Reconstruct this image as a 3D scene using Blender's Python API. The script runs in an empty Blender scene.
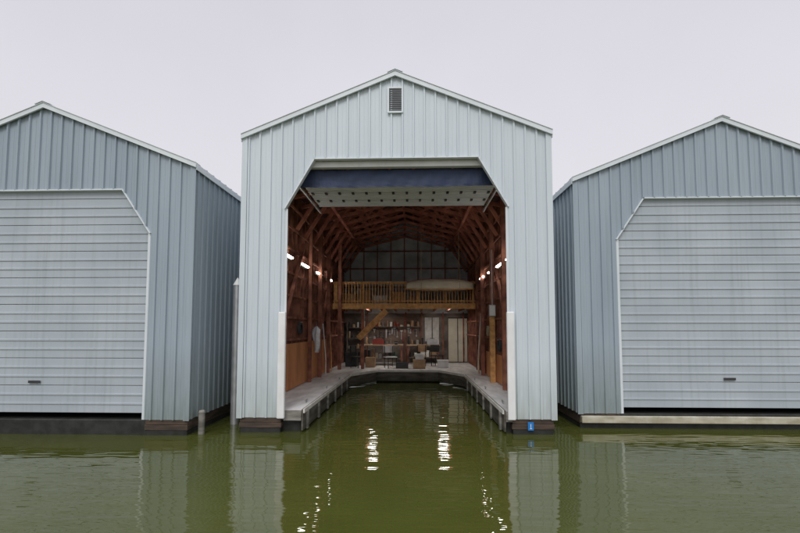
import bpy, bmesh, math, random
from mathutils import Vector, Matrix
random.seed(7)
scene = bpy.context.scene
COL = scene.collection

# ------------------------------------------------------------------ materials
MATS = {}
def mat(name, c1, c2=None, rough=0.7, scale=(3,3,3), metallic=0.0, bump=0.0, detail=6, emit=0.0, lo=0.35, hi=0.65, spec=0.5, dirt=None, streak=0.0):
    if name in MATS: return MATS[name]
    m = bpy.data.materials.new(name); m.use_nodes = True
    nt = m.node_tree; n = nt.nodes; l = nt.links
    b = n["Principled BSDF"]
    b.inputs["Roughness"].default_value = rough
    b.inputs["Metallic"].default_value = metallic
    b.inputs["Specular IOR Level"].default_value = spec
    c2 = c2 or tuple(x*0.8 for x in c1)
    mp = n.new("ShaderNodeMapping")
    g = n.new("ShaderNodeNewGeometry")
    mp.inputs["Scale"].default_value = scale
    l.new(g.outputs["Position"], mp.inputs["Vector"])
    nz = n.new("ShaderNodeTexNoise"); nz.inputs["Scale"].default_value = 1.0
    nz.inputs["Detail"].default_value = detail
    l.new(mp.outputs[0], nz.inputs["Vector"])
    cr = n.new("ShaderNodeValToRGB")
    cr.color_ramp.elements[0].position = lo; cr.color_ramp.elements[1].position = hi
    cr.color_ramp.elements[0].color = (*c2, 1); cr.color_ramp.elements[1].color = (*c1, 1)
    l.new(nz.outputs["Fac"], cr.inputs["Fac"])
    out = cr.outputs["Color"]
    if streak > 0:
        n3 = n.new("ShaderNodeTexNoise"); n3.inputs["Scale"].default_value = 1; n3.inputs["Detail"].default_value = 7
        mp3 = n.new("ShaderNodeMapping"); mp3.inputs["Scale"].default_value = (14, 14, 0.5)
        l.new(g.outputs["Position"], mp3.inputs["Vector"]); l.new(mp3.outputs[0], n3.inputs["Vector"])
        r3 = n.new("ShaderNodeMapRange"); r3.inputs["From Min"].default_value=.5; r3.inputs["From Max"].default_value=.8
        r3.inputs["To Min"].default_value=0; r3.inputs["To Max"].default_value=streak
        l.new(n3.outputs["Fac"], r3.inputs["Value"])
        m3 = n.new("ShaderNodeMix"); m3.data_type='RGBA'; l.new(r3.outputs[0], m3.inputs["Factor"]); l.new(out, m3.inputs["A"])
        m3.inputs["B"].default_value=(c2[0]*.55,c2[1]*.55,c2[2]*.5,1); out=m3.outputs["Result"]
    if dirt:
        sx = n.new("ShaderNodeSeparateXYZ"); l.new(g.outputs["Position"], sx.inputs[0])
        mr = n.new("ShaderNodeMapRange"); mr.inputs["From Min"].default_value = dirt[1]; mr.inputs["From Max"].default_value = dirt[2]
        mr.inputs["To Min"].default_value = 1; mr.inputs["To Max"].default_value = 0
        l.new(sx.outputs["Z"], mr.inputs["Value"])
        n2 = n.new("ShaderNodeTexNoise"); n2.inputs["Scale"].default_value = 5; n2.inputs["Detail"].default_value = 8
        mp2 = n.new("ShaderNodeMapping"); mp2.inputs["Scale"].default_value = (3, 3, 0.35)
        l.new(g.outputs["Position"], mp2.inputs["Vector"]); l.new(mp2.outputs[0], n2.inputs["Vector"])
        mu = n.new("ShaderNodeMath"); mu.operation = 'MULTIPLY'; l.new(mr.outputs[0], mu.inputs[0]); l.new(n2.outputs["Fac"], mu.inputs[1])
        mx = n.new("ShaderNodeMix"); mx.data_type = 'RGBA'
        l.new(mu.outputs[0], mx.inputs["Factor"]); l.new(out, mx.inputs["A"]); mx.inputs["B"].default_value = (*dirt[0], 1)
        out = mx.outputs["Result"]
    l.new(out, b.inputs["Base Color"])
    if emit > 0:
        l.new(out, b.inputs["Emission Color"]); b.inputs["Emission Strength"].default_value = emit
    if bump > 0:
        bp = n.new("ShaderNodeBump"); bp.inputs["Strength"].default_value = bump; bp.inputs["Distance"].default_value = 0.01
        l.new(nz.outputs["Fac"], bp.inputs["Height"]); l.new(bp.outputs[0], b.inputs["Normal"])
    MATS[name] = m
    return m

SIDING = mat("pale_siding", (0.665,0.732,0.768), (0.60,0.667,0.705), 0.42, (1.2,1.2,0.25), dirt=((0.30,0.33,0.27),0.25,1.5), spec=0.35, streak=.16)
SIDING2 = mat("blue_grey_siding", (0.37,0.435,0.485), (0.31,0.375,0.425), 0.45, (1.2,1.2,0.25), dirt=((0.16,0.19,0.14),0.25,1.8), spec=0.35, streak=.3)
TRIM = mat("white_trim", (0.74,0.79,0.81), (0.66,0.71,0.73), 0.45, (2,2,1))
WHITE = mat("white_paint", (0.84,0.85,0.84), (0.74,0.74,0.72), 0.5, (4,4,2))
ROOFM = mat("roof_metal", (0.45,0.50,0.52), (0.38,0.43,0.45), 0.5)
RED = mat("red_brown_timber", (0.42,0.165,0.10), (0.17,0.06,0.04), 0.75, (3,3,3), bump=0.3)
TRUSSM = mat("maroon_timber", (0.52,0.19,0.12), (0.28,0.09,0.06), 0.8, (3,3,3), bump=0.3)
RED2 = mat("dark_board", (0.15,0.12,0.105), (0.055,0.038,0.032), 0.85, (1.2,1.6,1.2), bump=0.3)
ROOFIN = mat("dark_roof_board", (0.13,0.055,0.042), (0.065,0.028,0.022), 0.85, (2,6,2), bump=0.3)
ORANGE = mat("honey_timber", (0.80,0.45,0.16), (0.54,0.26,0.085), 0.6, (8,2,8), bump=0.2)
PLY = mat("plywood", (0.74,0.34,0.14), (0.52,0.21,0.085), 0.65, (2,2,0.8), bump=0.15)
DECK = mat("worn_grey_deck", (0.82,0.82,0.82), (0.60,0.60,0.59), 0.8, (5,1.5,5), bump=0.3, detail=9)
FASCIA = mat("weathered_timber", (0.38,0.36,0.32), (0.15,0.14,0.12), 0.85, (2,2,9), bump=0.5, dirt=((0.03,0.04,0.015),0.0,0.35))
FLOAT = mat("black_float", (0.03,0.03,0.028), (0.012,0.013,0.01), 0.6, (6,6,6), bump=0.4)
BROWNBASE = mat("wet_base_timber", (0.10,0.065,0.045), (0.04,0.028,0.02), 0.7, (2,2,14), bump=0.5)
TARP = mat("blue_tarp", (0.030,0.050,0.115), (0.018,0.032,0.078), 0.6, (1.5,1.5,6), bump=0.4)
DOORP = mat("door_panel", (0.86,0.88,0.90), (0.76,0.78,0.80), 0.5, (1,4,1))
DOORN = mat("grey_door_panel", (0.46,0.51,0.545), (0.40,0.45,0.485), 0.5, (1,1,1), streak=.3)
METAL = mat("galvanised_metal", (0.55,0.56,0.56), (0.42,0.43,0.43), 0.4, (5,5,5), metallic=0.6)
DARK = mat("dark_metal", (0.05,0.05,0.05), (0.03,0.03,0.03), 0.5)
LOUVER = mat("vent_louvre", (0.34,0.35,0.38), (0.26,0.27,0.29), 0.5)
BACKW = mat("back_insulation", (0.74,0.79,0.82), (0.45,0.49,0.51), 0.6, (1.5,1.5,1.5))
TUBE = mat("lamp_tube", (1,0.97,0.90), (1,0.97,0.90), 0.5, emit=17.0)
TUBE2 = mat("loft_lamp_tube", (1,0.97,0.92), (1,0.97,0.92), 0.5, emit=14.0)
CLOTHB = mat("pale_cloth", (0.86,0.88,0.90), (0.74,0.76,0.78), 0.9, (9,9,9), bump=0.3)
CREAM = mat("cream_hull", (0.84,0.77,0.60), (0.74,0.66,0.50), 0.35, (3,3,3))
CARD = mat("cardboard", (0.50,0.33,0.19), (0.38,0.24,0.13), 0.85, (6,6,6))
REDP = mat("red_paint", (0.35,0.05,0.035), (0.25,0.04,0.025), 0.45)
BLUEP = mat("blue_sign_paint", (0.02,0.22,0.62), (0.018,0.18,0.5), 0.4)
GREENP = mat("green_plastic", (0.05,0.14,0.09), (0.03,0.10,0.06), 0.5)
ROPE = mat("rope_fibre", (0.55,0.48,0.34), (0.4,0.34,0.22), 0.9, (30,30,30))
BENCHT = mat("bench_top", (0.58,0.42,0.28), (0.40,0.28,0.18), 0.6, (8,2,8))
CREAMD = mat("cream_door", (0.80,0.76,0.62), (0.70,0.66,0.53), .5)

# ------------------------------------------------------------------ builder
class MB:
    def __init__(s): s.v=[]; s.f=[]; s.sm=[]
    def add(s, vs, fs, smooth=False):
        o=len(s.v); s.v += [tuple(v) for v in vs]
        s.f += [tuple(i+o for i in f) for f in fs]; s.sm += [smooth]*len(fs); return s
    def box(s, x0,y0,z0,x1,y1,z1):
        return s.add([(x0,y0,z0),(x1,y0,z0),(x1,y1,z0),(x0,y1,z0),(x0,y0,z1),(x1,y0,z1),(x1,y1,z1),(x0,y1,z1)],
          [(0,3,2,1),(4,5,6,7),(0,1,5,4),(1,2,6,5),(2,3,7,6),(3,0,4,7)])
    def beam(s, p1, p2, w, h, up=(0,0,1)):
        p1=Vector(p1); p2=Vector(p2); d=(p2-p1).normalized(); u=Vector(up)
        if abs(d.dot(u))>0.99: u=Vector((0,1,0))
        a=d.cross(u).normalized(); b=a.cross(d).normalized()
        vs=[]
        for p in (p1,p2):
            for i,j in ((-1,-1),(1,-1),(1,1),(-1,1)): vs.append(p+a*i*w/2+b*j*h/2)
        return s.add(vs,[(0,3,2,1),(4,5,6,7),(0,1,5,4),(1,2,6,5),(2,3,7,6),(3,0,4,7)])
    def cyl(s, p1, p2, r, r2=None, n=14, cap=True):
        r2 = r if r2 is None else r2
        p1=Vector(p1); p2=Vector(p2); d=(p2-p1).normalized(); u=Vector((0,0,1))
        if abs(d.dot(u))>0.99: u=Vector((0,1,0))
        a=d.cross(u).normalized(); b=a.cross(d).normalized(); vs=[]
        for p,rr in ((p1,r),(p2,r2)):
            for k in range(n):
                t=2*math.pi*k/n; vs.append(p+(a*math.cos(t)+b*math.sin(t))*rr)
        s.add(vs,[(k,(k+1)%n,n+(k+1)%n,n+k) for k in range(n)],True)
        if cap: s.add(vs,[tuple(reversed(range(n))),tuple(range(n,2*n))])
        return s
    def torus(s, c, R, r, axis='Y', n=24, m=8):
        vs=[]
        for i in range(n):
            t=2*math.pi*i/n
            for j in range(m):
                q=2*math.pi*j/m; rr=R+r*math.cos(q); h=r*math.sin(q)
                if axis=='Y': vs.append((c[0]+rr*math.cos(t),c[1]+h,c[2]+rr*math.sin(t)))
                elif axis=='X': vs.append((c[0]+h,c[1]+rr*math.cos(t),c[2]+rr*math.sin(t)))
                else: vs.append((c[0]+rr*math.cos(t),c[1]+rr*math.sin(t),c[2]+h))
        return s.add(vs,[(i*m+j,((i+1)%n)*m+j,((i+1)%n)*m+(j+1)%m,i*m+(j+1)%m) for i in range(n) for j in range(m)],True)
    def prism(s, pts, axis, a, b):
        def P(p,t): return (p[0],t,p[1]) if axis=='Y' else ((p[0],p[1],t) if axis=='Z' else (t,p[0],p[1]))
        n=len(pts); vs=[P(p,a) for p in pts]+[P(p,b) for p in pts]
        return s.add(vs,[tuple(range(n)),tuple(reversed(range(n,2*n)))]+[(i,n+i,n+(i+1)%n,(i+1)%n) for i in range(n)])
    def build(s, name, m, parent=None, bevel=0, loc=None):
        me=bpy.data.meshes.new(name); L=Vector(loc) if loc else Vector((0,0,0))
        me.from_pydata([Vector(v)-L for v in s.v],[],s.f)
        me.polygons.foreach_set("use_smooth", s.sm)
        me.materials.append(m); me.update()
        bm=bmesh.new(); bm.from_mesh(me); bmesh.ops.recalc_face_normals(bm, faces=bm.faces); bm.to_mesh(me); bm.free()
        o=bpy.data.objects.new(name, me); COL.objects.link(o); o.location=L
        if parent is not None:
            o.parent=parent
            W=Vector((0,0,0)); p=parent
            while p is not None: W+=p.location; p=p.parent
            o.location=L-W
        if bevel:
            b=o.modifiers.new("bevel",'BEVEL'); b.width=bevel; b.segments=2; b.limit_method='ANGLE'
        return o

def thing(name, loc, label, category, group=None):
    e=bpy.data.objects.new(name,None); e.empty_display_size=0.2; e.location=loc; COL.objects.link(e)
    e["label"]=label; e["category"]=category
    if group: e["group"]=group
    return e
def dup(o, off, parent):
    c=o.copy(); c.parent=parent; c.location=o.location+Vector(off); COL.objects.link(c); return c

# ------------------------------------------------------------------ siding
def siding(name, O, U, N, us, zb, zt, m, parent, pitch=0.2286, u_off=0.1):
    O=Vector(O); U=Vector(U); N=Vector(N); Z=Vector((0,0,1)); b=MB()
    P=lambda u,z,n=0: O+U*u+Z*z+N*n
    for a,c in zip(us[:-1],us[1:]):
        e=1e-4
        b.add([P(a,zb(a+e)),P(c,zb(c-e)),P(c,zt(c-e)),P(a,zt(a+e)),
               P(a,zb(a+e),-.03),P(c,zb(c-e),-.03),P(c,zt(c-e),-.03),P(a,zt(a+e),-.03)],
              [(0,1,2,3),(7,6,5,4),(0,4,5,1),(3,2,6,7)])
    u=us[0]+u_off
    while u<us[-1]-0.04:
        for du,w,h in ((0,0.026,0.034),(pitch/2,0.012,0.004)):
            c=u+du
            if c>us[-1]-0.03: continue
            if any(abs(c-k)<w for k in us[1:-1] if abs(zb(k-1e-3)-zb(k+1e-3))>0.1): continue
            ks=[c-w,c-w*.6,c+w*.6,c+w]; hs=[0.001,h,h,0.001]
            vs=[P(k,zb(k)+0.002,hh) for k,hh in zip(ks,hs)]+[P(k,zt(k)-0.002,hh) for k,hh in zip(ks,hs)]
            b.add(vs,[(0,1,5,4),(1,2,6,5),(2,3,7,6),(0,3,2,1),(4,5,6,7)])
        u+=pitch
    return b.build(name,m,parent,loc=tuple(O))

def shell(E, cx, y0, hw, eave, rise, depth, op, mats):
    SM,TM,RM=mats
    zt=lambda u: eave+rise*(1-abs(u-cx)/hw)
    xL,xR=cx-hw,cx+hw; ox0,ox1,ch,zl,zh=op; base=0.30
    def zb(u):
        if u<=ox0 or u>=ox1: return base
        if u<ox0+ch: return zl+(zh-zl)*(u-ox0)/ch
        if u>ox1-ch: return zl+(zh-zl)*(ox1-u)/ch
        return zh
    us=sorted([xL,ox0,ox0+ch,cx,ox1-ch,ox1,xR])
    siding("front_wall",(0,y0,0),(1,0,0),(0,-1,0),us,zb,zt,SM,E)
    siding("back_wall",(0,y0+depth,0),(1,0,0),(0,1,0),[xL,cx,xR],lambda u:base,zt,SM,E)
    for sx,n in ((xL,-1),(xR,1)):
        siding("side_wall",(sx,y0,0),(0,1,0),(n,0,0),[0.002,depth-0.002],lambda u:base,lambda u:eave-0.01,SM,E)
    for sx,s in ((xL,-1),(xR,1)):
        b=MB(); b.box(min(sx+s*.040,sx-s*.075),y0-.040,base-.01,max(sx+s*.040,sx-s*.075),y0-.0345,eave+0.0)
        b.build("corner_trim",SM,E)
    ov=0.045; t=0.05; sl=rise/hw
    for s in (-1,1):
        b=MB()
        xe=cx+s*(hw+ov); ze=eave-ov*sl; zr=eave+rise
        b.prism([(cx,zr+.004),(xe,ze+.004),(xe,ze+t),(cx,zr+t)],'Y',y0-0.05,y0+depth+0.08)
        y=y0
        while y<y0+depth:
            b.beam((cx+s*.05,y+.1,zr+t+.008-sl*.05),(xe,y+.1,ze+t+.008),.04,.02); y+=.30
        b.build("roof_panel",RM,E)
    for s in (-1,1):
        b=MB()
        xe=cx+s*(hw+ov+.01); ze=eave-(ov+.01)*sl; zr=eave+rise
        b.prism([(cx,zr-.04),(xe,ze-.04),(xe,ze+t+.006),(cx,zr+t+.006)],'Y',y0-0.085,y0-0.052)
        b.prism([(cx,zr+t+.006),(xe,ze+t+.006),(xe,ze+t+.016),(cx,zr+t+.016)],'Y',y0-0.10,y0+.09)
        b.build("rake_trim",TM,E)
    b=MB(); b.prism([(cx-.16,eave+rise+t-.16*sl+.03),(cx,eave+rise+t+.03),(cx+.16,eave+rise+t-.16*sl+.03),(cx+.16,eave+rise+t-.16*sl+.045),(cx,eave+rise+t+.045),(cx-.16,eave+rise+t-.16*sl+.045)],'Y',y0-.11,y0+depth+.1)
    b.build("ridge_cap",TM,E)
    for s in (-1,1):
        xe=cx+s*(hw+ov); b=MB(); b.box(min(xe,xe+s*.02),y0-.05,eave-.10,max(xe,xe+s*.02),y0+depth+.08,eave+.02); b.build("eave_trim",TM,E)
    b=MB()
    pts=[(ox0,base),(ox0,zl),(ox0+ch,zh),(ox1-ch,zh),(ox1,zl),(ox1,base)]
    for (a,c) in zip(pts[:-1],pts[1:]):
        b.beam((a[0],y0+.022,a[1]),(c[0],y0+.022,c[1]),.112,.024)
    b.build("opening_trim",TM,E)
    for a in ((xL+.02,y0+.02,ox0-.03,y0+.9),(ox1+.03,y0+.02,xR-.02,y0+.9),(xL+.02,y0+.905,xL+.5,y0+depth-.05),(xR-.5,y0+.905,xR-.02,y0+depth-.05)):
        MB().box(a[0],a[1],-.35,a[2],a[3],.10).build("float",FLOAT,E,bevel=.02)
    for a,c in ((xL+.005,ox0-.01),(ox1+.01,xR-.005)):
        MB().box(a,y0+.002,.10,c,y0+.16,.20).build("base_timber",BROWNBASE,E,bevel=.006)
        MB().box(a+.01,y0+.012,.205,c-.01,y0+.16,.298).build("base_timber",BROWNBASE,E,bevel=.006)
    for sx,s in ((xL,1),(xR,-1)):
        MB().box(min(sx+s*.01,sx+s*.15),y0+.162,.10,max(sx+s*.01,sx+s*.15),y0+depth-.02,.29).build("base_timber",BROWNBASE,E,bevel=.006)
    return zt

# ------------------------------------------------------------------ main boathouse
CX,HW,Y0,EAVE,RISE,DEPTH=-0.307,3.150,8.48,6.085,1.28,12.0
OP=(-2.586,2.0,0.6,4.56,5.60)
YB=Y0+DEPTH
XL,XR=CX-HW,CX+HW
H=thing("boathouse",(CX,Y0,0),"tall pale grey metal-sided boathouse with wide open boat door","boathouse")
zt=shell(H,CX,Y0,HW,EAVE,RISE,DEPTH,OP,(SIDING,TRIM,ROOFM))

v=MB(); vx0,vx1,vz0,vz1=CX-.155,CX+.165,6.54,7.09
for a in ((vx0,vz0,vx0+.03,vz1),(vx1-.03,vz0,vx1,vz1),(vx0+.03,vz0,vx1-.03,vz0+.03),(vx0+.03,vz1-.03,vx1-.03,vz1)):
    v.box(a[0],Y0-.06,a[1],a[2],Y0-.02,a[3])
vent=v.build("gable_vent",TRIM,H)
v=MB(); k=vz0+.05
while k<vz1-.04:
    v.beam((vx0+.03,Y0-.042,k),(vx1-.03,Y0-.042,k),.03,.006,up=(0,.6,.8)); k+=.045
v.box(vx0+.03,Y0-.029,vz0+.03,vx1-.03,Y0-.028,vz1-.03)
v.build("louvre",LOUVER,vent)

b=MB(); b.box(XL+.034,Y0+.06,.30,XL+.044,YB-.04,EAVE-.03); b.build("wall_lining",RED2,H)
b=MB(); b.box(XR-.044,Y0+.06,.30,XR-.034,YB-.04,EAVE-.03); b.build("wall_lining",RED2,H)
sl=RISE/HW
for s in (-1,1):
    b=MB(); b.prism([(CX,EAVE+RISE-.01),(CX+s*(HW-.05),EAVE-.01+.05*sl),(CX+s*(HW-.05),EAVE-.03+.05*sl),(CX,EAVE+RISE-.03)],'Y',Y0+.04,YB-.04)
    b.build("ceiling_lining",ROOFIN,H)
b=MB(); b.prism([(XL+.05,.44),(XR-.05,.44),(XR-.05,EAVE-.05),(CX,EAVE+RISE-.07),(XL+.05,EAVE-.05)],'Y',YB-.05,YB-.035); b.build("back_wall_lining",BACKW,H)

st=MB().box(XL+.045,Y0+.10,.44,XL+.185,Y0+.138,EAVE-.12).build("wall_stud",RED,H,loc=(XL+.11,Y0+.12,.44))
for i in range(1,29): dup(st,(0,.41*i,0),H)
st=MB().box(XR-.185,Y0+.10,.44,XR-.045,Y0+.138,EAVE-.12).build("wall_stud",RED,H,loc=(XR-.11,Y0+.12,.44))
for i in range(1,29): dup(st,(0,.41*i,0),H)
for z in (1.75,2.35,2.95,3.55,4.2,4.8,5.4):
    MB().box(XL+.187,Y0+.1,z,XL+.225,YB-.08,z+.06).build("wall_girt",RED,H)
    MB().box(XR-.225,Y0+.1,z,XR-.187,YB-.08,z+.06).build("wall_girt",RED,H)
for y in (10.2,14.6):
    MB().beam((XL+.25,y,1.8),(XL+.25,y+2.2,4.6),.04,.10,up=(1,0,0)).build("wall_brace",RED,H)
    MB().beam((XR-.25,y+.4,.9),(XR-.25,y+3.0,4.4),.04,.10,up=(1,0,0)).build("wall_brace",RED,H)
for y0_,y1_ in ((8.62,11.04),(11.05,13.48),(13.49,15.9)):
    MB().box(XL+.228,y0_,.46,XL+.24,y1_,1.68).build("plywood_panel",PLY,H)
MB().box(XR-.24,11.5,.46,XR-.228,14.8,1.3).build("plywood_panel",PLY,H)
for x,y,w,m,z0,z1 in ((XL+.35,9.6,.14,RED,.44,5.9),(XL+.33,12.9,.10,RED,.44,5.9),(XL+.35,14.2,.12,RED,.44,5.9),(XL+.35,15.6,.12,RED,.44,5.9),(XR-.33,11.4,.12,RED,.44,5.9),(XR-.36,13.0,.15,ORANGE,.44,2.44),(XR-.36,13.0,.13,RED,2.441,5.9),
    (XR-.34,14.9,.12,RED,.44,5.9),(-2.9,16.86,.13,RED,.44,5.9),(2.62,16.86,.12,RED,.44,5.9),(-2.0,17.12,.12,RED,.44,2.86)):
    MB().box(x-w/2,y-w/2,z0,x+w/2,y+w/2,z1).build("timber_post",m,H,bevel=.006)
MB().beam((-2.15,16.90,1.68),(-1.02,16.90,2.80),.06,.24).build("knee_brace",ORANGE,H,bevel=.004)
MB().box(OP[0]+.3,Y0+.12,5.47,OP[1]-.3,Y0+.24,5.60).build("door_header",WHITE,H,bevel=.006)
t=MB(); nx=70; x0,x1=OP[0]+.12,OP[1]-.12; vs=[]
rows=[5.47,5.36,5.24,5.15,5.10]
for j,z in enumerate(rows):
    for i in range(nx+1):
        x=x0+(x1-x0)*i/nx
        vs.append((x,Y0+.28+.006*math.sin(x*7+j*.9)+.005*math.sin(x*23+j),z-.006*math.sin(x*3.1)*(j>2)-.012*(1-((x-(x0+x1)/2)/(x1-x0)*2)**2)*(j>2)))
t.add(vs,[(j*(nx+1)+i,j*(nx+1)+i+1,(j+1)*(nx+1)+i+1,(j+1)*(nx+1)+i) for j in range(len(rows)-1) for i in range(nx)],False)
tp=t.build("tarp_curtain",TARP,H)
od=MB(); yy=Y0+.42; DZ=.12
for k in range(4):
    od.box(-2.5,yy,5.32+DZ,1.98,yy+.58,5.36+DZ)
    od.box(-2.5,yy+.02,5.285+DZ,1.98,yy+.07,5.3195+DZ); od.box(-2.5,yy+.5,5.285+DZ,1.98,yy+.55,5.3195+DZ)
    for q in range(4): od.box(-2.5,yy+.13+.09*q,5.298+DZ,1.98,yy+.16+.09*q,5.3195+DZ)
    yy+=.60
odo=od.build("overhead_door",DOORP,H)
hg=MB().box(-2.43,Y0+.95,5.255+DZ,-2.37,Y0+1.07,5.284+DZ).build("hinge",DARK,odo,loc=(-2.4,Y0+1.01,5.27+DZ))
for k in range(3):
    for i in range(14):
        if k or i: dup(hg,(i*.33,.6*k,0),odo)
for x in (-2.60,2.06): MB().box(x-.02,Y0+.25,5.27+DZ,x+.02,Y0+3.4,5.33+DZ).build("door_track",METAL,odo)
def truss(y):
    b=MB()
    zr=EAVE+RISE-.09
    for s in (-1,1):
        e=(CX+s*(HW-.1),y,EAVE-.05)
        b.beam(e,(CX,y,zr),.045,.13,up=(0,0,1))
        b.beam((CX+s*(HW-.1),y+.046,EAVE-.35),(CX,y+.046,EAVE+.42),.045,.10)
        for a,c in ((.12,.30),(.30,.12),(.30,.52),(.55,.30),(.55,.78),(.80,.52)):
            pl=(CX+s*(HW-.1)*(1-a),y-.042*(a>c),EAVE-.35+.77*a); pu=(CX+s*(HW-.1)*(1-c),y-.042*(a>c),EAVE-.05+(zr-EAVE+.05)*c)
            b.beam(pl,pu,.04,.07)
        b.beam((CX+s*(HW-.28),y+.046,EAVE-1.25),(CX+s*(HW-.95),y+.092,EAVE-.15),.045,.10)
    b.beam((CX,y+.092,EAVE+.40),(CX,y+.092,zr),.045,.10)
    return b
t0=truss(0).build("roof_truss",TRUSSM,H,loc=(CX,0,EAVE)); t0.location.y+=11.45
for i in range(1,10): dup(t0,(0,.95*i,0),H)
for s in (-1,1):
    for k in (.12,.3,.48,.66,.84):
        x=CX+s*HW*k; z=EAVE+RISE*(1-k)-.065
        MB().beam((x,Y0+.06,z),(x,YB-.06,z),.09,.05).build("purlin",TRUSSM,H)
for x in (XL+1.0,XR-1.0):
    MB().box(x-.05,Y0+3.0,EAVE-.22,x+.05,YB-.06,EAVE-.12).build("tie_beam",TRUSSM,H)
for i in range(9):
    x=XL+.45+i*.66
    MB().box(x-.022,YB-.14,3.15,x+.022,YB-.052,zt(x)-.12).build("back_stud",RED,H)
for z in (4.05,4.95,5.8): MB().box(XL+.1,YB-.18,z,XR-.1,YB-.142,z+.06).build("back_girt",RED,H)

# loft
LY=17.0; LZ=3.08
lf=MB().box(XL+.24,LY,LZ-.03,XR-.24,YB-.19,LZ).build("loft_floor",PLY,H)
MB().box(XL+.24,LY-.045,LZ-.22,XR-.13,LY-.002,LZ+.01).build("loft_beam",ORANGE,lf,bevel=.004)
x=XL+.3
while x<XR-.3:
    MB().box(x-.02,LY,LZ-.20,x+.02,YB-.2,LZ-.032).build("loft_joist",RED,lf); x+=.6
b=MB(); b.box(XL+.24,LY+.0,LZ+.86,XR-.13,LY+.09,LZ+.90); b.box(XL+.24,LY+.02,LZ+.08,XR-.13,LY+.06,LZ+.13)
b.box(XL+.24,LY+.025,LZ+.80,XR-.13,LY+.065,LZ+.858)
x=XL+.30
while x<XR-.15: b.box(x-.016,LY-.018,LZ+.012,x+.016,LY+.018,LZ+.858); x+=.12
for i in range(6):
    x=XL+.35+i*(2*HW-.7)/5; b.box(x-.045,LY+.066,LZ+.002,x+.045,LY+.15,LZ+.92)
b.build("loft_railing",ORANGE,lf)
# back wall parts under loft
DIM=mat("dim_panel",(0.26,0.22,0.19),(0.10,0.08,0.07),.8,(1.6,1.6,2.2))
D=MB().box(1.72,YB-.11,.46,2.68,YB-.064,2.60).build("back_door",DARK,H)
for a in (1.75,2.22):
    MB().box(a,YB-.15,.48,a+.43,YB-.112,2.55).build("door_leaf",CREAMD,D,bevel=.006)
MB().cyl((2.14,YB-.152,1.45),(2.14,YB-.20,1.45),.03).build("handle",METAL,D)
PALEB=mat("pale_board", (0.80,0.82,0.80), (0.50,0.52,0.50), .7)
MB().box(.62,YB-.12,1.45,.95,YB-.064,2.6).build("wall_board",PALEB,H)
MB().box(1.0,YB-.12,.9,1.30,YB-.064,2.6).build("wall_board",PALEB,H)
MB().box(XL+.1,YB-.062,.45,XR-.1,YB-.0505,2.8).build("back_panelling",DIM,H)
for x in (-2.15,-.3,.47,1.5,2.75-.4+.12): MB().box(x-.03,YB-.16-.04*(x>2),.45,x+.03,YB-.122-.04*(x>2),2.85).build("back_stud",RED,H)
for x in (OP[0]+.0,OP[1]-.02):
    MB().box(x-.07,Y0-.12,.30,x+.08,Y0-.041,2.42).build("bumper_strip",WHITE,H,bevel=.02)
pl=MB().box(2.31,Y0-.03,.09,2.42,Y0-.008,.25).build("number_plate",BLUEP,H)
b=MB().box(2.358,Y0-.034,.13,2.370,Y0-.0305,.215); b.box(2.346,Y0-.034,.12,2.384,Y0-.0305,.13)
b.build("numeral",WHITE,pl)

# ------------------------------------------------------------------ floating dock
FD=thing("floating_dock",(CX,Y0,0),"U-shaped weathered grey floating dock around the boat slip","dock")
inn=[(-2.2,Y0+.05),(-2.2,15.0),(-1.35,16.5),(1.05,16.5),(1.9,15.0),(1.9,Y0+.05)]
out=[(XR-.05,Y0+.05),(XR-.05,YB-.06),(XL+.05,YB-.06),(XL+.05,Y0+.05)]
MB().prism(inn+out,'Z',.40,.44).build("deck",DECK,FD)
def strip(pts,z0,z1,off,w):
    b=MB(); ns=[]
    P=[Vector((*p,0)) for p in pts]
    def nrm(a,c): d=(c-a).normalized(); return Vector((d.y,-d.x,0))
    for i,p in enumerate(P):
        if i==0: ns.append(nrm(P[0],P[1]))
        elif i==len(P)-1: ns.append(nrm(P[-2],P[-1]))
        else:
            a=nrm(P[i-1],p); c=nrm(p,P[i+1]); m=(a+c).normalized(); ns.append(m/max(.5,m.dot(a)))
    vs=[]
    for p,nn_ in zip(P,ns):
        a=p+nn_*off; c=p+nn_*w
        vs+=[a+Vector((0,0,z0)),c+Vector((0,0,z0)),c+Vector((0,0,z1)),a+Vector((0,0,z1))]
    fs=[]
    for i in range(len(P)-1):
        for j in range(4): fs.append((i*4+j,i*4+(j+1)%4,(i+1)*4+(j+1)%4,(i+1)*4+j))
    fs+= [(0,1,2,3),tuple(len(vs)-4+j for j in (3,2,1,0))]
    return b.add(vs,fs)
DFASC=mat("dark_wet_timber",(0.16,0.145,0.12),(0.06,0.055,0.042),.8,(2,2,9),bump=.5,dirt=((0.02,0.028,0.01),0,.3))
strip(inn,.04,.452,0,.035).build("fascia",DFASC,FD)
strip(inn,.385,.465,.036,.065).build("rub_rail",mat("pale_rail",(0.80,0.79,0.74),(0.60,0.58,0.53),.7,(4,4,4)),FD)
for i in range(6):
    y=Y0+.15+i*1.05
    MB().box(XL+.55,y,-.3,-2.22,y+.85,.235).build("float",FLOAT,FD,bevel=.03)
    MB().box(1.92,y,-.3,XR-.52,y+.85,.235).build("float",FLOAT,FD,bevel=.03)
MB().box(-1.4,16.7,-.3,1.1,YB-.2,.235).build("float",FLOAT,FD,bevel=.03)
MB().box(XL+.9,Y0+.02,.24,-2.2,Y0+.048,.44).build("end_board",FASCIA,FD)
MB().box(1.9,Y0+.02,.24,XR-.8,Y0+.048,.44).build("end_board",FASCIA,FD)
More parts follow.
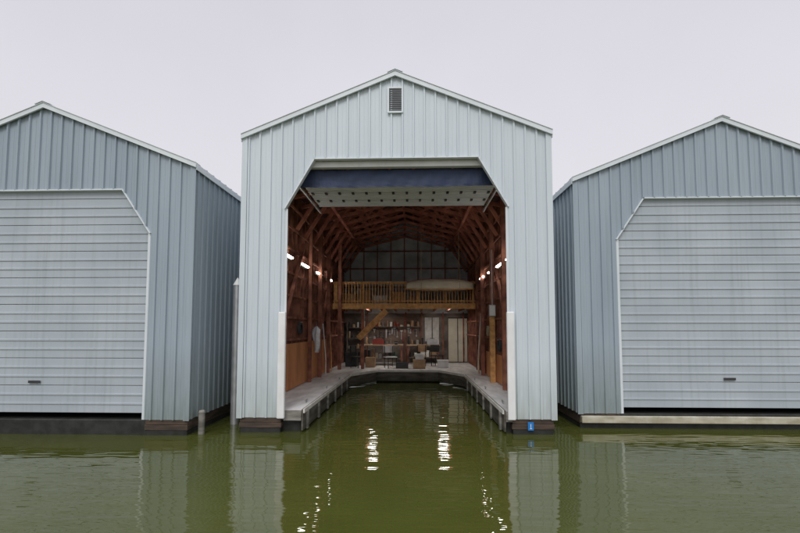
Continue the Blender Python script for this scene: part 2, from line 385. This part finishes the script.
for sx in (-2.2,1.9):
    s=1 if sx<0 else -1; y=Y0+.3
    while y<14.3:
        MB().box(min(sx+s*.036,sx+s*.075),y,.02,max(sx+s*.036,sx+s*.075),y+.10,.38).build("bumper_block",FASCIA,FD); y+=1.05
def cleat(x,y):
    C=thing("dock_cleat",(x,y,.44),"small galvanised cleat on the dock edge","cleat","cleats along the dock")
    MB().cyl((x,y-.03,.44),(x,y-.03,.50),.012,n=8).cyl((x,y+.03,.44),(x,y+.03,.50),.012,n=8).cyl((x,y-.10,.50),(x,y+.10,.50),.013,n=8).build("cleat_body",METAL,C)
for y in (9.4,11.6,13.6): cleat(-2.32,y); cleat(2.02,y)

# ------------------------------------------------------------------ neighbours
N1=thing("boathouse",(-7.5,8.2,0),"blue-grey metal-sided boathouse with closed door beside the slip","boathouse","neighbouring boathouses")
c1=-4.35-3.163
shell(N1,c1,8.2,3.163,5.38,1.27,12.3,(c1-2.29,c1+2.29,.6,4.0,4.9),(SIDING2,TRIM,ROOFM))
N2=thing("boathouse",(6.7,9.1,0),"blue-grey metal-sided boathouse on timber base with closed door","boathouse","neighbouring boathouses")
c2=3.56+3.163
shell(N2,c2,9.1,3.163,5.32,1.27,11.5,(c2-2.29,c2+2.29,.6,4.0,4.9),(SIDING2,TRIM,ROOFM))
for N,c,y in ((N1,c1,8.2),(N2,c2,9.1)):
    b=MB(); z=.42
    while z<4.9:
        zt_=min(z+.53,4.93)
        b.box(c-2.34,y+.06,z,c+2.34,y+.10,zt_); b.box(c-2.34,y+.045,z+.16,c+2.34,y+.0595,z+.20); b.box(c-2.34,y+.045,z+.34,c+2.34,y+.0595,z+.38); z+=.54
    d=b.build("sectional_door",DOORN,N,bevel=.006)
    b=MB(); b.box(c-.12,y+.03,1.0,c+.12,y+.044,1.05); b.build("handle",DARK,d)
    MB().box(c-2.33,y+.02,-.2,c+2.33,y+.5,.30).build("sill_float",FLOAT,N,bevel=.02)
MB().box(3.58,9.0,.12,9.8,9.09,.26).build("base_board",mat("pale_board_wet",(0.60,0.58,0.48),(0.38,0.36,0.27),.7,(3,3,8),dirt=((0.30,0.19,0.05),0,.3)),N2,bevel=.01)

P=thing("piling",(-3.87,9.25,0),"grey steel mooring piling with pale conical cap between boathouses","piling")
MB().cyl((-3.87,9.25,-1),(-3.87,9.25,3.05),.09,n=20).build("pile_shaft",METAL,P)
MB().cyl((-3.87,9.25,3.05),(-3.87,9.25,3.22),.10,.01,n=20).build("pile_cap",WHITE,P)
P=thing("piling",(-4.15,8.35,0),"short dark timber piling at the waterline between boathouses","piling")
MB().cyl((-4.15,8.35,-1),(-4.15,8.35,.42),.06,n=16).build("pile_shaft",FASCIA,P); MB().cyl((-4.15,8.35,.42),(-4.15,8.35,.46),.065,.05,n=16).build("pile_cap",FASCIA,P)

# ------------------------------------------------------------------ lamps
def lamp(x,y,z,s,h=.36):
    L=thing("wall_lamp",(x,y,z),"lit white fluorescent strip lamp on the timber wall","lamp","strip lamps along the walls")
    MB().prism([(x,z+.05),(x+s*.04,z+.055),(x+s*.07,z-.01),(x+s*.06,z-.03),(x,z-.04)],'Y',y-h-.02,y+h+.02).build("lamp_housing",WHITE,L)
    MB().cyl((x+s*.09,y-h,z+.02),(x+s*.09,y+h,z+.02),.026,n=10).build("lamp_tube",TUBE,L)
for y in (10.6,12.3,14.2,16.0): lamp(XL+.23,y,3.93,1)
for y in (10.75,12.05,13.45,15.1): lamp(XR-.23,y,3.88,-1,.36)
def clamp_(x,y,z):
    L=thing("ceiling_lamp",(x,y,z),"lit strip lamp fixed between the loft joists","lamp","strip lamps under the loft")
    MB().box(x-.18,y-.55,z+.035,x+.18,y+.55,z+.07).build("lamp_housing",WHITE,L)
    b=MB()
    for k in (-.15,-.05,.05,.15): b.cyl((x+k,y-.53,z),(x+k,y+.53,z),.026,n=10)
    b.build("lamp_tube",TUBE2,L)
for x in (-1.657,1.343): clamp_(x,18.30,2.985)

# ------------------------------------------------------------------ canoe (keel up)
def canoe(cx,y,z,L=2.7):
    C=thing("canoe",(cx,y,z),"cream canoe slung keel-up on ropes at the loft railing","canoe")
    n=32; m=15; vs=[]
    def ring(t):
        k=(1-abs(t)**2.4); w=.36*k**.8+.006; dp=.42*(1-.55*abs(t)**3.5)
        out=[]
        for j in range(m):
            a=math.pi*j/(m-1); out.append((cx+t*L/2, y-w*math.cos(a), z+dp*math.sin(a)**.75+.05*abs(t)**3))
        return out
    for i in range(n+1): vs+=ring(-1+2*i/n)
    b=MB(); b.add(vs,[(i*m+j,i*m+j+1,(i+1)*m+j+1,(i+1)*m+j) for i in range(n) for j in range(m-1)],True)
    h=b.build("hull",CREAM,C); s=h.modifiers.new("s",'SOLIDIFY'); s.thickness=.015
    b=MB()
    for i in range(n):
        for j in (0,m-1):
            b.beam(Vector(vs[i*m+j])-Vector((0,0,.012)),Vector(vs[(i+1)*m+j])-Vector((0,0,.012)),.03,.03)
    b.build("gunwale",ORANGE,C)
    b=MB()
    for i in range(2,n-2): b.beam(Vector(vs[i*m+m//2])+Vector((0,0,.008)),Vector(vs[(i+1)*m+m//2])+Vector((0,0,.008)),.02,.02)
    b.build("keel_strip",REDP,C)
    for t in (-.45,0,.45): MB().box(cx+t*L/2-.05,y-.28,z+.01,cx+t*L/2+.05,y+.28,z+.03).build("thwart",ORANGE,C)
    for t in (-.55,.55):
        x=cx+t*L/2; b=MB()
        b.cyl((x,y-.30,z),(x,y-.33,z+.35),.008,n=6).cyl((x,y-.33,z+.35),(x,y,z+1.8),.008,n=6); b.cyl((x,y+.33,z+.0),(x,y,z+1.8),.008,n=6); b.cyl((x,y,z+1.8),(x,y,EAVE-.2),.008,n=6)
        b.cyl((x,y-.30,z-.03),(x,y+.33,z-.03),.008,n=6)
        b.build("sling_rope",ROPE,C)
canoe(1.12,16.55,3.60)

# ------------------------------------------------------------------ stored things
def carton(x,y,z,w,d,h,m,lab,nm="storage_box",cat="box"):
    B=thing(nm,(x,y,z),lab,cat)
    MB().box(x-w/2,y-d/2,z+.001,x+w/2,y+d/2,z+h).build("box_body",m,B,bevel=.008)
    MB().box(x-w/2-.012,y-d/2-.012,z+h-.04,x+w/2+.012,y+d/2+.012,z+h+.012).build("box_lid",m,B,bevel=.006)
for a in ((-2.6,.55,.45,CARD,"brown cardboard carton stored on the loft"),(-1.95,.5,.6,CARD,"tall brown cardboard carton stored on the loft"),
          (-1.3,.6,.35,WHITE,"white storage tub with lid on the loft"),(-.55,.5,.5,ORANGE,"honey-coloured wooden crate on the loft"),(.1,.45,.3,CARD,"low cardboard carton stored on the loft")):
    carton(a[0],17.6,LZ,a[1],.45,a[2],a[3],a[4])

def workbench(x0,x1,y0,y1,z,lab,m=BENCHT):
    W=thing("workbench",((x0+x1)/2,y0,.44),lab,"workbench")
    MB().box(x0,y0,z-.05,x1,y1,z).build("bench_top",m,W,bevel=.005)
    for lx in (x0+.06,x1-.06):
        for ly in (y0+.06,y1-.06): MB().box(lx-.04,ly-.04,.44,lx+.04,ly+.04,z-.052).build("leg",RED,W)
    MB().box(x0+.11,y0+.03,.70,x1-.11,y1-.03,.73).build("bench_shelf",DIM,W)
    return W
workbench(-2.3,-.4,18.6,19.3,1.36,"timber workbench with lower shelf on the back deck")
workbench(-.25,1.3,19.6,20.2,1.32,"timber workbench against the back wall")
def vise(x,y,z):
    V=thing("bench_vise",(x,y,z),"dark iron vise on the workbench","vise")
    MB().box(x-.06,y-.08,z+.001,x+.06,y+.08,z+.07).box(x-.08,y-.10,z+.07,x+.08,y-.05,z+.15).box(x-.08,y-.02,z+.07,x+.08,y+.04,z+.15).build("vise_body",DARK,V)
    MB().cyl((x,y-.24,z+.09),(x,y-.05,z+.09),.012,n=8).cyl((x-.08,y-.23,z+.09),(x+.08,y-.23,z+.09),.008,n=8).build("vise_handle",METAL,V)
vise(-.7,18.75,1.36)
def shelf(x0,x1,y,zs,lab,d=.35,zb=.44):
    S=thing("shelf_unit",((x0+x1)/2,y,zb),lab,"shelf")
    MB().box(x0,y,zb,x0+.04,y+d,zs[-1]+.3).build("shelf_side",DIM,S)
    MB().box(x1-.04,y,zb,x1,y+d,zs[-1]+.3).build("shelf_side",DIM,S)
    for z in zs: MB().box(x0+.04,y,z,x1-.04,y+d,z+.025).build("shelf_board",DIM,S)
    return S
shelf(-3.1,-2.2,19.9,(.6,1.1,1.6,2.1),"open dark shelf unit full of workshop odds and ends")
cols=[REDP,DARK,WHITE,CARD,GREENP,METAL,DARK,CARD,CREAM,DIM,METAL,DARK]
def can(x,y,z,m,h,r,lab,tall=False):
    C=thing("paint_can" if not tall else "bottle",(x,y,z),lab,"can" if not tall else "bottle","workshop cans and bottles")
    if tall:
        MB().cyl((x,y,z+.001),(x,y,z+h*.7),r,n=12).cyl((x,y,z+h*.7),(x,y,z+h*.85),r,r*.35,n=12).build("bottle_body",m,C)
        MB().cyl((x,y,z+h*.85),(x,y,z+h),r*.38,n=10).build("bottle_cap",DARK,C)
    else:
        MB().cyl((x,y,z+.001),(x,y,z+h),r,n=14).build("can_body",m,C)
        MB().cyl((x,y,z+h),(x,y,z+h+.01),r*1.05,n=14).build("can_lid",METAL,C)
def row(x0,x1,y,z,lab,hmin=.12,hmax=.32,pt=.45,gap=.0):
    x=x0
    while x<x1:
        r=random.uniform(.035,.085); can(x,y+random.uniform(-.04,.04),z,random.choice(cols),random.uniform(hmin,hmax),r,lab,random.random()<pt); x+=r+.09+gap+random.random()**2*.12
for z in (.625,1.125,1.625,2.125): row(-2.98,-2.3,20.05,z,"workshop container on the dark shelf")
row(-2.2,-.9,19.1,1.36,"workshop container on the workbench",.1,.45)
row(-2.1,-.6,18.95,.731,"workshop container on the bench's lower shelf",.15,.45)
row(-.15,.55,20.0,1.32,"workshop container on the workbench",.1,.4)
row(-.1,.35,19.9,.731,"workshop container on the bench's lower shelf",.2,.38)
WS=thing("wall_shelf",(-.9,YB-.3,2.2),"long narrow dark shelf on the back wall","shelf")
MB().box(-1.95,YB-.40,2.14,.42,YB-.165,2.165).build("shelf_board",DIM,WS)
for x in (-1.9,-.7,.35): MB().beam((x,YB-.17,1.95),(x,YB-.38,2.135),.03,.03).build("shelf_bracket",DARK,WS)
row(-1.88,.3,YB-.28,2.166,"workshop container on the wall shelf",.08,.34)
PB=thing("pegboard",(-.9,YB-.1,1.7),"brown pegboard hung with hand tools on the back wall","pegboard")
MB().box(-1.9,YB-.11,1.45,.35,YB-.066,2.6).build("board",mat("peg_brown",(0.28,0.20,0.15),(0.15,0.10,0.075),.7,(1.5,1.5,2)),PB)
for i in range(20):
    x=-1.82+i*.108+random.uniform(-.03,.03); h=random.uniform(.15,.5); zt2=random.choice((2.1,2.05,1.98,1.9))
    b=MB(); b.box(x-.012,YB-.14,zt2-h,x+.012,YB-.12,zt2)
    if i%3==0: b.box(x-.06,YB-.145,zt2-.05,x+.06,YB-.115,zt2)
    elif i%3==1: b.cyl((x,YB-.145,zt2-h),(x,YB-.115,zt2-h),.045,n=12)
    else: b.prism([(x-.015,zt2-h),(x+.015,zt2-h),(x+.05,zt2-.02),(x-.02,zt2-.02)],'Y',YB-.145,YB-.141)
    b.build("hand_tool",random.choice((METAL,DARK,REDP,WHITE,DARK)),PB)
def chair(x,y,m,lab,rot=0):
    C=thing("chair",(x,y,.44),lab,"chair")
    def bx(nm,a,m2=m): return MB().box(x+a[0],y+a[1],.44+a[2],x+a[3],y+a[4],.44+a[5]).build(nm,m2,C,bevel=.006)
    bx("seat",(-.22,-.22,.43,.22,.22,.47)); bx("backrest",(-.22,.19,.62,.22,.22,.92))
    for sx in (-.2,.17):
        bx("leg",(sx,-.21,0,sx+.03,-.18,.429),DARK); bx("leg",(sx,.155,0,sx+.03,.185,.9),DARK)
    C.rotation_euler[2]=rot
chair(-.9,17.6,WHITE,"white chair standing on the back deck",.5)
chair(.35,18.2,CARD,"tan chair standing on the back deck",-.4)
chair(1.1,18.5,DARK,"dark chair standing on the back deck",2.6)
chair(-2.3,17.6,DARK,"dark chair beside the timber post",1.1)
def toolbox(x,y,z,m,lab):
    T=thing("toolbox",(x,y,z),lab,"toolbox")
    MB().box(x-.25,y-.12,z+.001,x+.25,y+.12,z+.17).build("box_body",m,T,bevel=.01)
    MB().prism([(x-.26,z+.171),(x+.26,z+.171),(x+.2,z+.25),(x-.2,z+.25)],'Y',y-.125,y+.125).build("box_lid",m,T)
    MB().box(x-.1,y-.012,z+.28,x+.1,y+.012,z+.30).box(x-.1,y-.01,z+.25,x-.085,y+.01,z+.28).box(x+.085,y-.01,z+.25,x+.1,y+.01,z+.28).build("handle",DARK,T)
toolbox(-1.5,18.8,1.36,REDP,"red metal toolbox on the workbench")
toolbox(-.4,17.4,.44,DARK,"dark toolbox on the back deck")
toolbox(.95,19.8,1.32,METAL,"grey metal toolbox on the workbench")
carton(.3,17.4,.44,.5,.4,.35,CARD,"brown carton on the back deck"); carton(1.3,17.8,.44,.45,.35,.3,WHITE,"white tub with lid on the back deck")
carton(-1.75,17.9,.44,.4,.35,.4,CARD,"brown carton beneath the workbench"); carton(-2.6,18.2,.44,.5,.4,.6,DARK,"dark storage trunk on the back deck")
carton(.6,19.9,.731,.4,.3,.3,WHITE,"white tub on the bench's lower shelf"); carton(1.0,19.9,.731,.3,.3,.35,CARD,"brown carton on the bench's lower shelf")
carton(.32,17.4,.803,.35,.3,.22,WHITE,"small white tub stacked on a brown carton")
def shirt(x,y,z,m,lab,s=1,wdt=.5,hgt=.75):
    T=thing("shirt",(x,y,z),lab,"shirt")
    out=[(-.5,0),(-.18,.14),(.18,.14),(.5,0),(.46,-.5),(.30,-.42),(.28,-1),(-.28,-1),(-.30,-.42),(-.46,-.5)]
    bm=bmesh.new(); vs=[bm.verts.new((0,p[0]*wdt,p[1]*hgt)) for p in out]; bm.faces.new(vs)
    bmesh.ops.triangulate(bm,faces=bm.faces); bmesh.ops.subdivide_edges(bm,edges=bm.edges,cuts=4,use_grid_fill=True)
    for v in bm.verts: v.co.x=.03*math.sin(v.co.y*28+v.co.z*3)+.02*math.sin(v.co.z*9)
    me=bpy.data.meshes.new("garment"); bm.to_mesh(me); bm.free(); me.materials.append(m)
    for p in me.polygons: p.use_smooth=True
    o=bpy.data.objects.new("garment",me); COL.objects.link(o); o.parent=T
    so=o.modifiers.new("s",'SOLIDIFY'); so.thickness=.015
    o.rotation_euler[2]=math.radians(50*s)
    MB().cyl((x,y,z+.08),(x,y,z+.26),.006,n=6).cyl((x-.10,y-.08,z+.05),(x,y,z+.10),.006,n=6).cyl((x+.10,y+.08,z+.05),(x,y,z+.10),.006,n=6).build("hanger",METAL,T)
shirt(XL+.48,13.1,2.05,CLOTHB,"small white shirt hanging from the wall girt",1,.32,.72)
def coil(x,y,z,m,lab,nm,axis='X',R=.22):
    C=thing(nm,(x,y,z),lab,nm.split('_')[-1]); b=MB()
    for i in range(4): b.torus((x+(i-1.5)*.02,y,z-.01*i),R-.012*i,.013,axis)
    b.build("coil",m,C); MB().cyl((x-.06,y,z+R-.02),(x+.06,y,z+R-.02),.012,n=8).build("hook",METAL,C)
coil(XR-.30,10.6,2.1,ROPE,"coiled tan rope hung on the wall","coiled_rope")
coil(XR-.30,12.2,1.6,DARK,"dark coiled cable hung on the wall","coiled_cable",R=.18)
coil(XL+.30,14.5,2.2,ROPE,"coiled tan rope hung on the wall","coiled_rope",R=.18)
coil(XR-.30,14.0,2.0,ROPE,"coiled tan rope hung on the wall","coiled_rope",R=.16)
coil(XL+.30,11.9,2.1,DARK,"dark coiled cable hung on the wall","coiled_cable",R=.18)
R_=thing("life_ring",(XR-.3,9.6,1.9),"white life ring hung on the timber wall","life ring")
MB().torus((XR-.3,9.6,1.9),.26,.06,'X',n=28).build("ring_body",WHITE,R_)
for a in (2.09,1.57): MB().box(XR-.37,9.57,a,XR-.235,9.63,a+.14).build("ring_band",REDP,R_)
for i,(x,y,l,m) in enumerate(((XR-.42,15.3,2.1,ORANGE),(XR-.42,15.5,2.2,WHITE),(XL+.42,14.9,1.8,WHITE),(XL+.44,15.8,2.4,ORANGE))):
    O=thing("oar",(x,y,.45),"long oar leaning upright on the timber wall","oar","oars against the walls")
    MB().cyl((x,y,.45+.5),(x+(.12 if x>0 else -.12),y,.45+l),.02,n=10).build("shaft",m,O)
    MB().prism([(y-.025,.98),(y+.025,.98),(y+.075,.75),(y+.07,.46),(y-.07,.46),(y-.075,.75)],'X',x-.008,x+.008).build("blade",m,O)
EB=thing("electrical_box",(XR-.4,12.9,2.5),"grey electrical box with conduit on the timber post","electrical box")
MB().box(XR-.47,12.86,2.45,XR-.27,12.92,2.80).build("box_body",METAL,EB,bevel=.008); MB().cyl((XR-.37,12.89,2.8),(XR-.37,12.89,4.5),.015,n=8).build("conduit",METAL,EB)
MB().box(XR-.455,12.845,2.47,XR-.285,12.859,2.78).build("box_cover",WHITE,EB,bevel=.004)

# ------------------------------------------------------------------ water
w=MB(); w.add([(-400,-400,0),(400,-400,0),(400,400,0),(-400,400,0)],[(0,1,2,3)])
wm=bpy.data.materials.new("green_water"); wm.use_nodes=True; nt=wm.node_tree; n=nt.nodes; l=nt.links; p=n["Principled BSDF"]
p.inputs["Roughness"].default_value=.02; p.inputs["IOR"].default_value=1.62
g=n.new("ShaderNodeNewGeometry")
nz=n.new("ShaderNodeTexNoise"); nz.inputs["Scale"].default_value=.5; l.new(g.outputs["Position"],nz.inputs["Vector"])
cr=n.new("ShaderNodeValToRGB"); cr.color_ramp.elements[0].color=(.060,.068,.014,1); cr.color_ramp.elements[1].color=(.076,.085,.019,1); cr.color_ramp.elements[0].position=.3; cr.color_ramp.elements[1].position=.7
l.new(nz.outputs["Fac"],cr.inputs["Fac"]); l.new(cr.outputs[0],p.inputs["Base Color"])
def nn(sc,sx,sy,det=2,rot=0):
    mp=n.new("ShaderNodeMapping"); mp.inputs["Scale"].default_value=(sx,sy,1); mp.inputs["Rotation"].default_value=(0,0,rot); l.new(g.outputs["Position"],mp.inputs["Vector"])
    t=n.new("ShaderNodeTexNoise"); t.inputs["Scale"].default_value=sc; t.inputs["Detail"].default_value=det; l.new(mp.outputs[0],t.inputs["Vector"]); return t.outputs["Fac"]
b1=n.new("ShaderNodeBump"); b1.inputs["Strength"].default_value=1; b1.inputs["Distance"].default_value=.014; l.new(nn(1.3,.6,1.5,1.0,.1),b1.inputs["Height"])
b2=n.new("ShaderNodeBump"); b2.inputs["Strength"].default_value=1; b2.inputs["Distance"].default_value=.0065; l.new(nn(5,.35,1.6,1.0,-.1),b2.inputs["Height"]); l.new(b1.outputs[0],b2.inputs["Normal"])
l.new(b2.outputs[0],p.inputs["Normal"])
wo=w.build("water",wm); wo["kind"]="structure"

# ------------------------------------------------------------------ world, sun, camera
W=bpy.data.worlds.new("World"); scene.world=W; W.use_nodes=True; nt=W.node_tree; n=nt.nodes; l=nt.links
bg=n["Background"]; bg.inputs["Strength"].default_value=.1
sky=n.new("ShaderNodeTexSky"); sky.sky_type='NISHITA'; sky.sun_disc=False; sky.sun_elevation=math.radians(48); sky.sun_rotation=math.radians(170)
tc=n.new("ShaderNodeTexCoord"); sx=n.new("ShaderNodeSeparateXYZ"); l.new(tc.outputs["Generated"],sx.inputs[0])
cr=n.new("ShaderNodeValToRGB"); e=cr.color_ramp.elements
e[0].position=0; e[0].color=(7.9,7.8,8.1,1); e[1].position=1; e[1].color=(20,20,20.6,1)
k=e.new(.3); k.color=(7.8,7.6,8.1,1); k=e.new(.65); k.color=(7.0,6.85,7.5,1); k=e.new(.82); k.color=(14,14,14.6,1)
l.new(sx.outputs["Z"],cr.inputs["Fac"])
cn=n.new("ShaderNodeTexNoise"); cn.inputs["Scale"].default_value=1.6; cn.inputs["Detail"].default_value=5; l.new(tc.outputs["Generated"],cn.inputs["Vector"])
mr=n.new("ShaderNodeMapRange"); mr.inputs["To Min"].default_value=.88; mr.inputs["To Max"].default_value=1.12; l.new(cn.outputs["Fac"],mr.inputs["Value"])
vm=n.new("ShaderNodeVectorMath"); vm.operation='SCALE'; l.new(cr.outputs[0],vm.inputs[0]); l.new(mr.outputs[0],vm.inputs["Scale"])
mx=n.new("ShaderNodeMix"); mx.data_type='RGBA'; mx.inputs["Factor"].default_value=.95; l.new(sky.outputs[0],mx.inputs["A"]); l.new(vm.outputs[0],mx.inputs["B"])
l.new(mx.outputs["Result"],bg.inputs["Color"])
sd=bpy.data.lights.new("sun",'SUN'); sd.energy=1.15; sd.angle=math.radians(25); sd.color=(1,.98,.96)
so=bpy.data.objects.new("sun",sd); COL.objects.link(so); so.rotation_euler=(math.radians(45),0,math.radians(-10))
cd=bpy.data.cameras.new("camera"); cd.lens=18.9; cd.sensor_width=36; cd.shift_y=.0455; cd.clip_end=2000; cd.clip_start=.1
co=bpy.data.objects.new("camera",cd); COL.objects.link(co); co.location=(0.06,0,2.1); co.rotation_euler=(math.radians(93.4),0,math.radians(1.8))
scene.camera=co
scene.view_settings.view_transform='Standard'; scene.view_settings.look='None'; scene.view_settings.exposure=0
